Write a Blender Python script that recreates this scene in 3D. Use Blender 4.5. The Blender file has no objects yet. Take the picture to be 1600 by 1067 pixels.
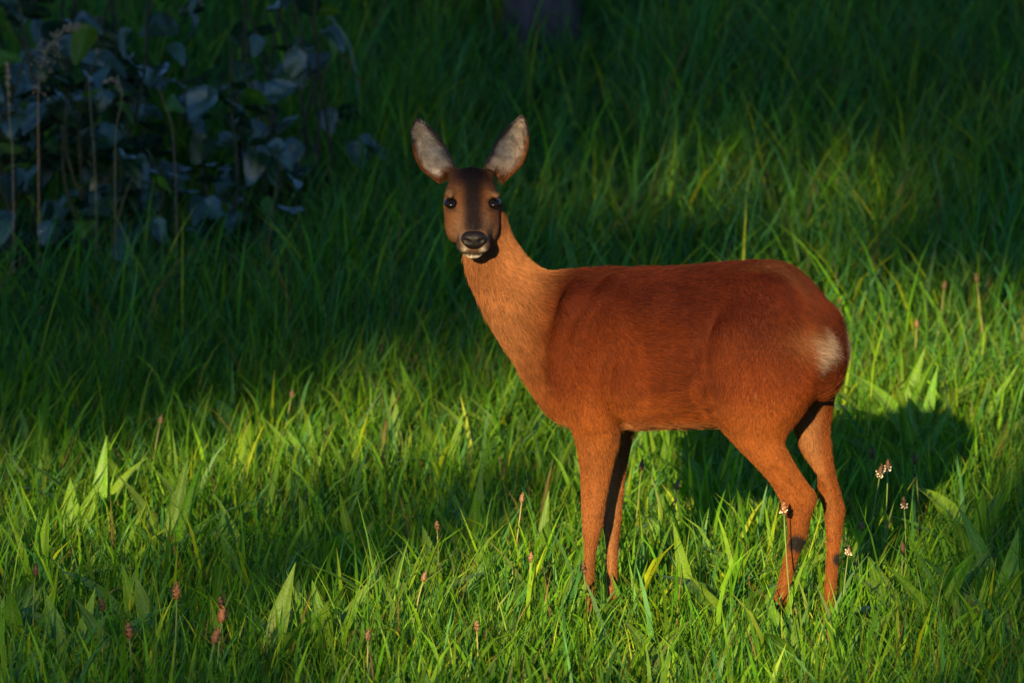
import bpy, bmesh, math, random
import numpy as np
from mathutils import Vector, Matrix
R = math.radians
rng = np.random.default_rng(7)
random.seed(7)
scene = bpy.context.scene
COL = scene.collection

# ------------------------------------------------------------------ camera
CAM_D, CAM_H, PITCH, FOCAL = 11.0, 1.64, 5.76, 229.0
cam_d = bpy.data.cameras.new('camera'); cam = bpy.data.objects.new('camera', cam_d); COL.objects.link(cam)
cam.location = (0, -CAM_D, CAM_H); cam.rotation_euler = (R(90-PITCH), 0, 0)
cam_d.sensor_width = 36; cam_d.lens = FOCAL; cam_d.clip_start = 0.5; cam_d.clip_end = 2000
cam_d.dof.use_dof = True; cam_d.dof.focus_distance = 10.95; cam_d.dof.aperture_fstop = 9.0
scene.camera = cam
# ------------------------------------------------------------------ world, sun, exposure
SUN_EL, SUN_AZ = 12.5, 11.0          # azimuth: degrees towards -x from straight behind the camera
sa, ca = math.sin(R(SUN_AZ)), math.cos(R(SUN_AZ))
to_sun = Vector((-sa*math.cos(R(SUN_EL)), -ca*math.cos(R(SUN_EL)), math.sin(R(SUN_EL))))
world = bpy.data.worlds.new('World'); scene.world = world; world.use_nodes = True
wn = world.node_tree.nodes; wl = world.node_tree.links
sky = wn.new('ShaderNodeTexSky'); sky.sky_type = 'NISHITA'; sky.sun_disc = False
sky.sun_elevation = R(SUN_EL); sky.sun_rotation = math.atan2(to_sun.x, to_sun.y)
sky.altitude = 50; sky.air_density = 1.0; sky.dust_density = 0.2; sky.ozone_density = 6.0
bg = wn['Background']; bg.inputs[1].default_value = 0.08
wl.new(sky.outputs[0], bg.inputs[0])
sun_d = bpy.data.lights.new('sun', 'SUN'); sun = bpy.data.objects.new('sun', sun_d); COL.objects.link(sun)
sun_d.energy = 5.0; sun_d.angle = R(0.5); sun_d.color = (1.0, 0.76, 0.38)
sun.rotation_euler = to_sun.to_track_quat('Z', 'Y').to_euler(); sun.location = (-10, -30, 20)
scene.view_settings.view_transform = 'Standard'; scene.view_settings.look = 'None'
scene.view_settings.exposure = 1.58; scene.view_settings.gamma = 1.0; scene.view_settings.use_curve_mapping = False
cy = scene.cycles
cy.max_bounces = 8; cy.diffuse_bounces = 3; cy.glossy_bounces = 3; cy.transmission_bounces = 6; cy.transparent_max_bounces = 8
cy.use_denoising = True; cy.caustics_reflective = False; cy.caustics_refractive = False

# ------------------------------------------------------------------ pixel helpers (photo is 1600 x 1067)
FPX = 1600*FOCAL/36
cp, sp = math.cos(R(PITCH)), math.sin(R(PITCH))
CAMP = np.array([0, -CAM_D, CAM_H])
def ray(X, Y):
    a, b = (X-800)/FPX, (533.5-Y)/FPX
    return np.array([a, cp+b*sp, -sp+b*cp])
def terrain(x, y):
    x = np.asarray(x, float); y = np.asarray(y, float)
    t = np.clip(y-0.5, 0, 4.5)
    z = 0.02*t*t + 0.18*np.clip(y-5.0, 0, 7) + 0.03*np.clip(y-12, 0, 400)
    n = 0.012*np.sin(2.1*x+0.7)*np.sin(1.7*y+0.4) + 0.008*np.sin(4.3*x-1.1*y)
    return z + n*np.clip((np.abs(y)+0.2)/2, 0.2, 1)
def ground_px(X, Y):
    d = ray(X, Y); lo = 6.0
    for s in np.arange(6, 40, 0.02):
        p = CAMP + d*s
        if p[2] <= terrain(p[0], p[1]): return p
    return CAMP + d*20
def at_depth(X, Y, y):
    d = ray(X, Y); return CAMP + d*((y+CAM_D)/d[1])

# ------------------------------------------------------------------ object helpers
def tag(o, label=None, cat=None, group=None, kind=None):
    if label: o['label'] = label
    if cat: o['category'] = cat
    if group: o['group'] = group
    if kind: o['kind'] = kind
    return o
def empty(name, loc=(0, 0, 0), rz=0):
    o = bpy.data.objects.new(name, None); COL.objects.link(o)
    o.location = loc; o.rotation_euler = (0, 0, rz); o.empty_display_size = .05
    return o
def mesh_np(name, V, F, mat=None, smooth=True, col=None):
    """V (n,3); F list of face index lists or (m,k) array"""
    me = bpy.data.meshes.new(name)
    if isinstance(F, np.ndarray):
        m, k = F.shape; tot = np.full(m, k); loops = F.ravel()
    else:
        tot = np.array([len(f) for f in F]); loops = np.concatenate([np.asarray(f) for f in F])
    me.vertices.add(len(V)); me.vertices.foreach_set('co', np.asarray(V, np.float32).ravel())
    me.loops.add(len(loops)); me.loops.foreach_set('vertex_index', loops.astype(np.int32))
    me.polygons.add(len(tot)); me.polygons.foreach_set('loop_start', np.concatenate([[0], np.cumsum(tot)[:-1]]).astype(np.int32))
    me.polygons.foreach_set('loop_total', tot.astype(np.int32))
    me.polygons.foreach_set('use_smooth', np.full(len(tot), smooth))
    if col is not None:
        a = me.attributes.new('col', 'FLOAT_COLOR', 'POINT')
        c = np.ones((len(V), 4), np.float32); c[:, :3] = col; a.data.foreach_set('color', c.ravel())
    me.update(calc_edges=True); me.validate()
    if mat: me.materials.append(mat)
    return me
def obj(name, me, parent=None):
    o = bpy.data.objects.new(name, me); COL.objects.link(o)
    if parent: o.parent = parent
    return o
def tube(pts, rad, n=8):
    """closed tapered tube through pts; returns V, F"""
    pts = np.asarray(pts, float); m = len(pts); rad = np.broadcast_to(rad, m)
    T = np.gradient(pts, axis=0); T /= np.linalg.norm(T, axis=1)[:, None]+1e-9
    up = np.array([0, 0, 1.]) if abs(T[0, 2]) < .8 else np.array([1., 0, 0])
    V, F = [], []
    for i in range(m):
        a = np.cross(T[i], up); a /= np.linalg.norm(a); b = np.cross(a, T[i])
        for k in range(n):
            q = 2*math.pi*k/n; V.append(pts[i]+rad[i]*(math.cos(q)*a+math.sin(q)*b))
    for i in range(m-1):
        for k in range(n):
            k2 = (k+1) % n; F.append([i*n+k, i*n+k2, (i+1)*n+k2, (i+1)*n+k])
    F.append(list(range(n))[::-1]); F.append([(m-1)*n+k for k in range(n)])
    return np.array(V), F
def join_vf(parts):
    V, F, o = [], [], 0
    for v, f in parts:
        V.append(v); F += [[i+o for i in q] for q in f]; o += len(v)
    return np.concatenate(V), F
def wnoise(P, sc, seed, oct=3):
    """cheap smooth noise in -1..1 from random sines"""
    g = np.random.default_rng(seed); out = np.zeros(len(P)); amp = 1; tot = 0
    for o in range(oct):
        k = g.normal(0, 1, (6, P.shape[1])); ph = g.uniform(0, 6.28, 6)
        out += amp*np.sin(P@(k.T)*sc*2**o+ph).mean(1)*1.6; tot += amp; amp *= .55
    return np.clip(out/tot, -1, 1)

# ------------------------------------------------------------------ materials
def new_mat(name):
    m = bpy.data.materials.new(name); m.use_nodes = True
    n = m.node_tree.nodes; n.clear(); return m, n, m.node_tree.links
def mat_leafy(name, color=None, rough=.45, trans=.4, spec=.35, tint=(1.0, 1.05, .35), vein=None, bump=0.0, nscale=60):
    """two sided leaf: principled front plus translucency. colour from the 'col' attribute unless given"""
    m, n, l = new_mat(name)
    out = n.new('ShaderNodeOutputMaterial'); mix = n.new('ShaderNodeMixShader'); mix.inputs[0].default_value = trans
    pr = n.new('ShaderNodeBsdfPrincipled'); tr = n.new('ShaderNodeBsdfTranslucent')
    pr.inputs['Roughness'].default_value = rough; pr.inputs['Specular IOR Level'].default_value = spec
    if color is None:
        at = n.new('ShaderNodeAttribute'); at.attribute_name = 'col'; csock = at.outputs['Color']
    else:
        oi = n.new('ShaderNodeObjectInfo'); hs = n.new('ShaderNodeHueSaturation'); hs.inputs['Color'].default_value = (*color, 1)
        mr = n.new('ShaderNodeMapRange'); mr.inputs[3].default_value = .465; mr.inputs[4].default_value = .515
        l.new(oi.outputs['Random'], mr.inputs[0]); l.new(mr.outputs[0], hs.inputs['Hue'])
        mv = n.new('ShaderNodeMath'); mv.operation = 'MULTIPLY_ADD'; mv.inputs[1].default_value = 7.31; mv.inputs[2].default_value = 0
        fr = n.new('ShaderNodeMath'); fr.operation = 'FRACT'; l.new(oi.outputs['Random'], mv.inputs[0]); l.new(mv.outputs[0], fr.inputs[0])
        mr2 = n.new('ShaderNodeMapRange'); mr2.inputs[3].default_value = .65; mr2.inputs[4].default_value = 1.35
        l.new(fr.outputs[0], mr2.inputs[0]); l.new(mr2.outputs[0], hs.inputs['Value']); csock = hs.outputs[0]
        if vein:
            at = n.new('ShaderNodeAttribute'); at.attribute_name = 'vein'
            mx = n.new('ShaderNodeMix'); mx.data_type = 'RGBA'; mx.inputs[7].default_value = (*vein, 1)
            l.new(at.outputs['Fac'], mx.inputs[0]); l.new(csock, mx.inputs[6]); csock = mx.outputs[2]
    tc = n.new('ShaderNodeTexCoord'); nz = n.new('ShaderNodeTexNoise'); nz.inputs['Scale'].default_value = nscale
    l.new(tc.outputs['Object'], nz.inputs['Vector'])
    hv = n.new('ShaderNodeHueSaturation'); mr3 = n.new('ShaderNodeMapRange')
    mr3.inputs[1].default_value = .3; mr3.inputs[2].default_value = .7; mr3.inputs[3].default_value = .78; mr3.inputs[4].default_value = 1.18
    l.new(nz.outputs[0], mr3.inputs[0]); l.new(mr3.outputs[0], hv.inputs['Value']); l.new(csock, hv.inputs['Color']); csock = hv.outputs[0]
    l.new(csock, pr.inputs['Base Color'])
    mt = n.new('ShaderNodeMix'); mt.data_type = 'RGBA'; mt.blend_type = 'MULTIPLY'; mt.inputs[0].default_value = 1
    mt.inputs[7].default_value = (tint[0]*1.5, tint[1]*1.5, tint[2]*1.5, 1); l.new(csock, mt.inputs[6]); l.new(mt.outputs[2], tr.inputs['Color'])
    if bump:
        b = n.new('ShaderNodeBump'); b.inputs['Strength'].default_value = bump; b.inputs['Distance'].default_value = .004
        l.new(nz.outputs[0], b.inputs['Height']); l.new(b.outputs[0], pr.inputs['Normal'])
    l.new(pr.outputs[0], mix.inputs[1]); l.new(tr.outputs[0], mix.inputs[2]); l.new(mix.outputs[0], out.inputs[0])
    return m
def mat_simple(name, c1, c2, scale=20, rough=.8, bump=.3, detail=6, spec=.2, stretch=(1, 1, 1)):
    m, n, l = new_mat(name)
    out = n.new('ShaderNodeOutputMaterial'); pr = n.new('ShaderNodeBsdfPrincipled')
    tc = n.new('ShaderNodeTexCoord'); mp = n.new('ShaderNodeMapping'); mp.inputs['Scale'].default_value = stretch
    nz = n.new('ShaderNodeTexNoise'); nz.inputs['Scale'].default_value = scale; nz.inputs['Detail'].default_value = detail
    l.new(tc.outputs['Object'], mp.inputs[0]); l.new(mp.outputs[0], nz.inputs['Vector'])
    rp = n.new('ShaderNodeValToRGB'); rp.color_ramp.elements[0].position = .35; rp.color_ramp.elements[1].position = .68
    rp.color_ramp.elements[0].color = (*c1, 1); rp.color_ramp.elements[1].color = (*c2, 1)
    l.new(nz.outputs[0], rp.inputs[0]); l.new(rp.outputs[0], pr.inputs['Base Color'])
    pr.inputs['Roughness'].default_value = rough; pr.inputs['Specular IOR Level'].default_value = spec
    b = n.new('ShaderNodeBump'); b.inputs['Strength'].default_value = bump; b.inputs['Distance'].default_value = .02
    l.new(nz.outputs[0], b.inputs['Height']); l.new(b.outputs[0], pr.inputs['Normal']); l.new(pr.outputs[0], out.inputs[0])
    return m
def mat_attr(name, rough=.8, spec=.2):
    m, n, l = new_mat(name)
    out = n.new('ShaderNodeOutputMaterial'); pr = n.new('ShaderNodeBsdfPrincipled'); at = n.new('ShaderNodeAttribute'); at.attribute_name = 'col'
    l.new(at.outputs['Color'], pr.inputs['Base Color']); pr.inputs['Roughness'].default_value = rough
    pr.inputs['Specular IOR Level'].default_value = spec; l.new(pr.outputs[0], out.inputs[0]); return m
def mat_fur(name):
    m, n, l = new_mat(name)
    out = n.new('ShaderNodeOutputMaterial'); at = n.new('ShaderNodeAttribute'); at.attribute_name = 'col'
    pr = n.new('ShaderNodeBsdfPrincipled'); pr.inputs['Roughness'].default_value = .6; pr.inputs['Specular IOR Level'].default_value = .10
    l.new(at.outputs['Color'], pr.inputs['Base Color'])
    tr = n.new('ShaderNodeBsdfTranslucent'); l.new(at.outputs['Color'], tr.inputs['Color'])
    mx = n.new('ShaderNodeMixShader'); mx.inputs[0].default_value = .25
    l.new(pr.outputs[0], mx.inputs[1]); l.new(tr.outputs[0], mx.inputs[2]); l.new(mx.outputs[0], out.inputs[0]); return m
M_GRASS = mat_leafy('grass_blades', None, rough=.48, trans=.45, spec=.16, nscale=40)
M_PLANT = mat_leafy('plantain_leaf', (.105, .24, .012), rough=.46, trans=.45, spec=.4, vein=(.18, .30, .06), bump=.25, nscale=55)
M_SHRUB2 = mat_leafy('lit_shrub_leaf', (.07, .16, .012), rough=.4, trans=.35, spec=.4, vein=(.1, .2, .04), bump=.3, nscale=45)  # brighter leaf copy with the look of sunlight put into its colour
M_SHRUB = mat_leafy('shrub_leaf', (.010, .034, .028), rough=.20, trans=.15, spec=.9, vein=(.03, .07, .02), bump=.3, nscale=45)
M_CROWN = mat_leafy('tree_leaf', None, rough=.5, trans=.15, spec=.3, nscale=30)
M_SOIL = mat_simple('meadow_soil', (.012, .016, .006), (.03, .034, .012), 25, .95, .5)
M_BARK = mat_simple('bark', (.035, .028, .033), (.11, .085, .10), 26, .9, .9, stretch=(1, 1, .25))
M_TWIG = mat_simple('twig', (.10, .06, .035), (.2, .13, .08), 60, .8, .4)
M_STEM = mat_simple('shrub_stem', (.02, .022, .012), (.05, .05, .025), 60, .8, .4)
M_STALK = mat_attr('stalk', .6, .25)
M_FUR = mat_fur('fur')
M_SKIN = mat_attr('hide', .8, .1)

# ------------------------------------------------------------------ ground: one sheet to the horizon
def build_ground():
    xs = np.concatenate([np.linspace(-300, -8, 20), np.linspace(-7, 7, 71), np.linspace(8, 300, 20)])
    ys = np.concatenate([np.linspace(-300, -10, 20), np.linspace(-9, 14, 116), np.linspace(15, 400, 24)])
    X, Y = np.meshgrid(xs, ys); Z = terrain(X, Y); V = np.stack([X, Y, Z], -1).reshape(-1, 3)
    nx = len(xs); i, j = np.meshgrid(np.arange(len(ys)-1), np.arange(nx-1), indexing='ij'); b = (i*nx+j).ravel()
    F = np.stack([b, b+1, b+nx+1, b+nx], 1)
    o = obj('ground', mesh_np('ground', V, F, M_SOIL)); tag(o, kind='structure')
build_ground()

# ------------------------------------------------------------------ grass
def blades(P, h, w, phi, lean, curl, face, col, tipcol, L=5):
    """strips of L pairs-levels ending in a tip"""
    N = len(P); t = np.linspace(0, 1, L)[None, :]
    ang = lean[:, None] + curl[:, None]*t**1.4                      # angle from vertical along the blade
    ds = (h/(L-1))[:, None]
    dx = np.sin(ang)*ds; dz = np.cos(ang)*ds
    r = np.cumsum(np.concatenate([np.zeros((N, 1)), dx[:, :-1]], 1), 1)
    z = np.cumsum(np.concatenate([np.zeros((N, 1)), dz[:, :-1]], 1), 1)
    C = np.stack([P[:, 0:1]+r*np.cos(phi)[:, None], P[:, 1:2]+r*np.sin(phi)[:, None], P[:, 2:3]+z], -1)
    prof = (np.minimum(1, .62+1.6*t)*(1-t**2.2)**.8)*w[:, None]*.5
    fa = phi[:, None]+face[:, None]+np.linspace(0, .8, L)[None, :]*np.sign(face)[:, None]
    W = np.stack([-np.sin(fa), np.cos(fa), np.zeros_like(fa)], -1)*prof[..., None]
    A = C-W; B = C+W
    V = np.empty((N, 2*L-1, 3), np.float32)
    V[:, 0:2*L-2:2] = A[:, :-1]; V[:, 1:2*L-2:2] = B[:, :-1]; V[:, -1] = C[:, -1]
    base = (np.arange(N)*(2*L-1))[:, None]
    tri = []
    for k in range(L-2):
        a = 2*k; tri += [[a, a+1, a+3], [a, a+3, a+2]]
    tri.append([2*L-4, 2*L-3, 2*L-2])
    F = (base[:, :, None]+np.array(tri)[None]).reshape(-1, 3)
    tt = np.repeat(np.linspace(0, 1, L), 2)[:2*L-1][None, :, None]
    Cc = col[:, None, :]*(1-tt**2)+tipcol[:, None, :]*tt**2
    return V.reshape(-1, 3), F, Cc.reshape(-1, 3)
def grass_colors(N, dry=.03, yel=.45, blue=.2):
    g = np.tile(np.array([.050, .160, .008]), (N, 1))
    a = rng.random(N)[:, None]
    g = g*(1-a*yel)+np.array([.18, .28, .008])*a*yel
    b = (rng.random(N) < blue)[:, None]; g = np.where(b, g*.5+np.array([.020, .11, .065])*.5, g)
    g *= rng.uniform(.45, 1.5, N)[:, None]; yy_ = (rng.random(N) < .04)[:, None]; g = np.where(yy_, np.array([.25, .30, .010]), g)
    d = (rng.random(N) < dry)[:, None]; g = np.where(d, np.array([.15, .105, .035])*rng.uniform(.6, 1.1, N)[:, None], g)
    tip = g*rng.uniform(.9, 1.35, (N, 1))+(rng.random((N, 1)) < .12)*np.array([.10, .045, .01])
    return g, tip
def scatter(n, y0, y1, margin, inner=None):
    y = rng.uniform(y0, y1, int(n*1.0)); hw = .0787*(CAM_D+y)+margin
    x = rng.uniform(-1, 1, len(y))*hw
    return x, y
def make_grass():
    VS, FS, CS = [], [], []; off = 0
    def add(x, y, h, w, lean, curl, dry, yel=.35, blue=.2, L=5):
        nonlocal off
        k = ~((((x+1.00)/.60)**2+((y-4.2)/.72)**2 < 1+.3*np.sin(x*9)*np.cos(y*7)) & (rng.random(len(x)) < .9))
        x, y, h, w, lean, curl = x[k], y[k], h[k], w[k], lean[k], curl[k]
        h = np.where((np.abs(x-.08) < .22) & (y > 4.7) & (y < 6.5), h*.72, h)
        N = len(x); P = np.stack([x, y, terrain(x, y)-.005], -1)
        phi = rng.uniform(0, 2*math.pi, N)
        # wind-laid lean, mostly to one side
        phi = np.where(rng.random(N) < .22, rng.normal(.35, .9, N), phi)
        c, tc = grass_colors(N, dry, yel, blue)
        V, F, Cc = blades(P, h, w, phi, lean, curl, rng.uniform(-.9, .9, N), c, tc, L)
        VS.append(V); FS.append(F+off); CS.append(Cc); off += len(V)
    def hfield(x, y, s, seed): return wnoise(np.stack([x, y], -1), s, seed)
    # turf around the deer
    x, y = scatter(118000, -2.3, 2.8, .55); N = len(x); hf = hfield(x, y, 4.5, 11)
    keep = rng.random(N) < .78+.3*hf; x, y, hf = x[keep], y[keep], hf[keep]; N = len(x)
    h = rng.gamma(8, .0118, N)*(1+.40*hf); w = rng.uniform(.0019, .0046, N)
    add(x, y, h, w, np.abs(rng.normal(0, .28, N)), rng.gamma(2, .33, N), .05)
    # broad upright blades
    x, y = scatter(8000, -2.3, 3.2, .55); N = len(x); hf = hfield(x, y, 3.0, 12)
    add(x, y, rng.uniform(.09, .21, N)*(1+.25*hf), rng.uniform(.0055, .012, N), np.abs(rng.normal(0, .25, N)), rng.gamma(2, .35, N), .015, .5)
    # flattened old blades and thatch low in the turf
    x, y = scatter(7000, -2.0, 4.5, .5); N = len(x)
    add(x, y, rng.uniform(.08, .17, N), rng.uniform(.003, .007, N), rng.uniform(.7, 1.35, N), rng.uniform(-.1, .5, N), .3, L=4)
    # rising bank: longer and looser, the shade's teal put into the blade colour
    x, y = scatter(74000, 2.6, 5.0, .7); N = len(x); hf = hfield(x, y, 3.0, 13)
    keep = rng.random(N) < .75+.35*hf; x, y, hf = x[keep], y[keep], hf[keep]; N = len(x)
    g = np.clip((y-2.6)/3, 0, 1)
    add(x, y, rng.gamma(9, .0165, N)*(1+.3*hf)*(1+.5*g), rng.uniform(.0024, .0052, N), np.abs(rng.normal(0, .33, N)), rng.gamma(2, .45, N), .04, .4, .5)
    x, y = scatter(9000, 3.0, 6.0, .7); N = len(x)
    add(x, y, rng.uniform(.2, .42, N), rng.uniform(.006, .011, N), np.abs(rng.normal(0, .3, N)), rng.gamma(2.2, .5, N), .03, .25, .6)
    # rough unmown verge at the top, blades bluer to stand in for shade
    x, y = scatter(34000, 5.0, 8.6, .8); N = len(x); hf = hfield(x, y, 2.0, 14)
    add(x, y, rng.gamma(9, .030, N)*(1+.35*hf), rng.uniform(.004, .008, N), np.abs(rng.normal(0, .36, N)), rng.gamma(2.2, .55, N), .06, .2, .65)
    # beyond the frame on all sides, sparse
    n = 30000; x = rng.uniform(-9, 9, n); y = rng.uniform(-12, 13, n); hw = .0787*(CAM_D+y)+.5
    k = (np.abs(x) > hw) | (y > 8.4) | (y < -2.2); x, y = x[k], y[k]
    k = (np.hypot(x, y+CAM_D) > 1.2) & ~((np.abs(x) < .0787*(CAM_D+y)+.35) & (y < -2.2)); x, y = x[k], y[k]; N = len(x)
    add(x, y, rng.uniform(.1, .2, N)*(1+np.clip(y-3, 0, 5)*.25), rng.uniform(.008, .016, N), np.abs(rng.normal(0, .3, N)), rng.gamma(2, .4, N), .04, L=4)
    me = mesh_np('meadow_grass', np.concatenate(VS), np.concatenate(FS), M_GRASS, True, np.concatenate(CS))
    o = obj('meadow_grass', me); tag(o, 'tall green meadow grass covering the ground and bank', 'grass', kind='stuff')
make_grass()

# ------------------------------------------------------------------ plantain plants (leaf rosettes)
def leaf_mesh(name, length, width, bend, fold, mat, shape='lance', nl=9, nw=5, wave=0.0, seed=0):
    """leaf along +x from origin, upper face +z; vein attribute marks ribs"""
    g = np.random.default_rng(seed); V, vein = [], []
    for i in range(nl):
        t = i/(nl-1)
        if shape == 'lance': w = width*(max(.10, math.sin(math.pi*min(1, t**.85*.97+.02))**1.15)) if t < .97 else width*.02
        else:
            w = width*(math.sin(math.pi*min(1, (t*.93+.05)**.62))**.75 if 0 < t < .985 else .03)
        a = bend*t; r = length*(math.sin(a)/bend if abs(bend) > 1e-3 else t); z = -length*((1-math.cos(a))/bend if abs(bend) > 1e-3 else 0)
        for j in range(nw):
            s = j/(nw-1)*2-1
            rib = .05*w*math.cos(s*math.pi*3) if shape == 'lance' else 0
            V.append((r+ (0 if shape == 'lance' else -.22*length*abs(s)**1.5*(1-t)), s*w*math.cos(fold), z+abs(s)*w*math.sin(fold)+rib+wave*math.sin(t*9+j*1.7+seed)*w))
            vein.append(1.0 if j == nw//2 else (.35 if (i % 2 == 0) else 0.0))
    F = [[i*nw+j, (i+1)*nw+j, (i+1)*nw+j+1, i*nw+j+1] for i in range(nl-1) for j in range(nw-1)]
    me = mesh_np(name, np.array(V), F, mat, True)
    at = me.attributes.new('vein', 'FLOAT', 'POINT'); at.data.foreach_set('value', np.array(vein, np.float32))
    return me
PL_LEAVES = [leaf_mesh('leaf', 1.0, .066+.012*k, [.25, .6, .95, 1.4][k], [.32, .22, .4, .15][k], M_PLANT, 'lance', 10, 7, .06, k) for k in range(4)]
def plantain(x, y, n, size, label, spread=1.0, face=None, broad=1.0):
    z = float(terrain(x, y))
    t = empty('ribwort_plantain', (x, y, z-.005), random.uniform(0, 6.28) if face is None else face)
    tag(t, label, 'plantain', 'ribwort plantains growing in the turf')
    for k in range(n):
        o = obj('leaf', random.choice(PL_LEAVES), t)
        az = 2*math.pi*(k*.382)+random.uniform(-.4, .4); el = R(random.uniform(52, 84))/(.8+.2*spread)
        L = size*random.uniform(.6, 1.05); b = broad*random.uniform(.8, 1.2)
        o.rotation_euler = (random.uniform(-.5, .5), -el, az); o.scale = (L, L*b, L*b)
        o.location = (math.cos(az)*.008, math.sin(az)*.008, 0)
plant_px = [ # pixel of the base on the ground, number of leaves, leaf length, broadness
 (1400, 705, 8, .24, 1.35), (1460, 690, 7, .23, 1.3), (1340, 690, 6, .22, 1.25), (1520, 700, 6, .2, 1.2), (1432, 730, 5, .2, 1.2),
 (1085, 985, 7, .19, 1.25), (1165, 1020, 8, .2, 1.5), (1020, 850, 6, .18, 1.1), (1230, 1060, 6, .15, 1.3),
 (270, 900, 9, .2, 1.2), (330, 880, 7, .19, 1.2), (400, 905, 6, .17, 1.1), (60, 960, 7, .2, 1.1), (150, 850, 8, .21, 1.25), (210, 800, 5, .19, 1.0),
 (620, 740, 7, .18, 1.1), (700, 770, 8, .2, 1.15), (760, 760, 7, .19, 1.1), (800, 740, 7, .2, 1.1), (560, 790, 6, .17, 1.1), (850, 800, 6, .18, 1.1),
 (480, 800, 6, .18, 1.0), (1440, 1010, 8, .2, 1.5), (1500, 1020, 7, .2, 1.4), (1570, 960, 6, .19, 1.3), (1530, 870, 6, .2, 1.2), (1380, 960, 6, .17, 1.2),
 (700, 980, 6, .16, 1.0), (640, 1050, 6, .17, 1.1), (820, 1060, 6, .16, 1.1), (900, 1040, 6, .16, 1.1), (480, 1040, 7, .17, 1.1), (350, 1060, 6, .17, 1.1), (130, 1060, 7, .18, 1.2), (20, 1050, 6, .18, 1.1),
 (1320, 1060, 6, .15, 1.2), (1590, 1060, 6, .17, 1.2), (560, 900, 6, .16, 1.0), (980, 1000, 6, .15, 1.1), (760, 880, 6, .16, 1.0), (1030, 760, 6, .18, 1.0), (1100, 740, 6, .17, 1.0), (40, 800, 5, .18, 1.0)]
PLB = {'rump': 'ribwort plantain with broad bright leaves standing on the far side of the deer rump',
 'belly': 'ribwort plantain with upright leaves growing between the fore and hind legs',
 'hind': 'ribwort plantain with broad ribbed leaves in front of or beside the hind feet',
 'chest': 'ribwort plantain in the sunlit patch just ahead of the deer chest',
 'far': 'ribwort plantain with long pointed leaves in the turf well ahead of the deer',
 'near': 'ribwort plantain in the low turf on the photographer side of the deer',
 'back': 'ribwort plantain in the open grass behind the deer tail end'}
def plant_zone(X, Y):
    if X > 1330 and Y < 770: return 'rump'
    if Y > 1000 and X < 1130: return 'near'
    if 990 <= X <= 1150: return 'belly'
    if 1150 < X <= 1330: return 'hind'
    if X > 1330: return 'back'
    return 'chest' if X > 520 else 'far'
gp = random.Random(4)
for k in range(62):
    plant_px.append((gp.uniform(-20, 1620), 640+460*gp.random()**.8, gp.randint(4, 7), gp.uniform(.13, .20), gp.uniform(.9, 1.5)))
for (X, Y, n, s, b) in plant_px:
    p = ground_px(X, min(Y, 1300)); plantain(p[0], p[1], n, s*1.16, PLB[plant_zone(X, Y)], broad=b)

# ------------------------------------------------------------------ plantain flower stalks
def seed_head_mesh(name, length, r, col, ring):
    V, F = tube([(0, 0, z) for z in np.linspace(0, length, 17)], r*np.interp(np.linspace(0, 1, 17), np.linspace(0, 1, 9), [.35, .8, 1, 1.05, 1, .9, .75, .5, .12]), 12)
    g = np.random.default_rng(3); V = V+g.normal(0, r*.20, V.shape)
    C = np.tile(np.array(col), (len(V), 1))*g.uniform(.5, 1.4, (len(V), 1))
    return mesh_np(name, V, F, M_STALK, True, C)
HEADS = {'orange': seed_head_mesh('seed_head', .022, .0052, (.19, .08, .035), 0), 'brown': seed_head_mesh('seed_head', .024, .0045, (.07, .035, .018), 0),
         'tan': seed_head_mesh('seed_head', .018, .0040, (.16, .09, .045), 0)}
def anther_ring():
    P = []
    g = np.random.default_rng(5)
    for k in range(16):
        a = k/16*6.283+g.uniform(-.2, .2); r = g.uniform(.0055, .0105); z = g.uniform(.003, .015)
        P.append(tube([(math.cos(a)*.003, math.sin(a)*.003, z-.002), (math.cos(a)*r*.75, math.sin(a)*r*.75, z)], [.0004, .0004], 4))
        P.append(tube([(math.cos(a)*r*.75, math.sin(a)*r*.75, z-.0012), (math.cos(a)*r, math.sin(a)*r, z+.001)], [.0014, .0010], 5))
    V, F = join_vf(P); return mesh_np('anther_ring', V, F, M_STALK, True, np.tile([.75, .66, .52], (len(V), 1)))
ANTHER = anther_ring()
def flower_stalk(X, Y, row, kind, label, group, ring=False, scale=1.0, dxb=0, stem=(.11, .16, .035), y=None):
    """X,Y pixel of the head, row = image row of its foot on the ground"""
    b = ground_px(X+dxb, row)
    if y is not None: b = at_depth(X+dxb, row, y)
    b[2] = terrain(b[0], b[1])
    h = at_depth(X, Y, b[1])
    t = empty('plantain_stalk', b); tag(t, label, 'seed head', group)
    d = h-b; mid = d*.5+np.array([random.uniform(-.012, .012), random.uniform(-.01, .01), 0])
    q = [(1-s)**2*np.zeros(3)+2*s*(1-s)*mid+s*s*d for s in np.linspace(0, 1, 7)]
    V, F = tube(q, np.linspace(.0016, .0011, 7)*scale, 6)
    C = np.tile(np.array(stem), (len(V), 1))*np.random.default_rng(1).uniform(.8, 1.2, (len(V), 1))
    obj('stem', mesh_np('stem', V, F, M_STALK, True, C), t)
    hd = obj('flower_head', HEADS[kind], t); hd.location = d; hd.scale = (scale,)*3
    v = Vector(q[-1]-q[-2]); hd.rotation_euler = v.to_track_quat('Z', 'Y').to_euler()
    if ring: obj('anther_ring', ANTHER, hd).scale = (.8,)*3
G1, G2, G3 = 'plantain heads in white flower', 'ripe orange brown plantain heads', 'dark brown plantain heads'
WL = 'plantain stalk whose brown head wears a ring of white anthers, beyond the hind legs'
flower_stalk(1225, 803, 1045, 'orange', 'plantain stalk with white and orange flower head before the hock', G1, True, 1.0, 22)
flower_stalk(1374, 747, 940, 'brown', WL, G1, True, 1.05, -25); flower_stalk(1387, 738, 930, 'brown', WL, G1, True, 1.0, -20)
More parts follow.
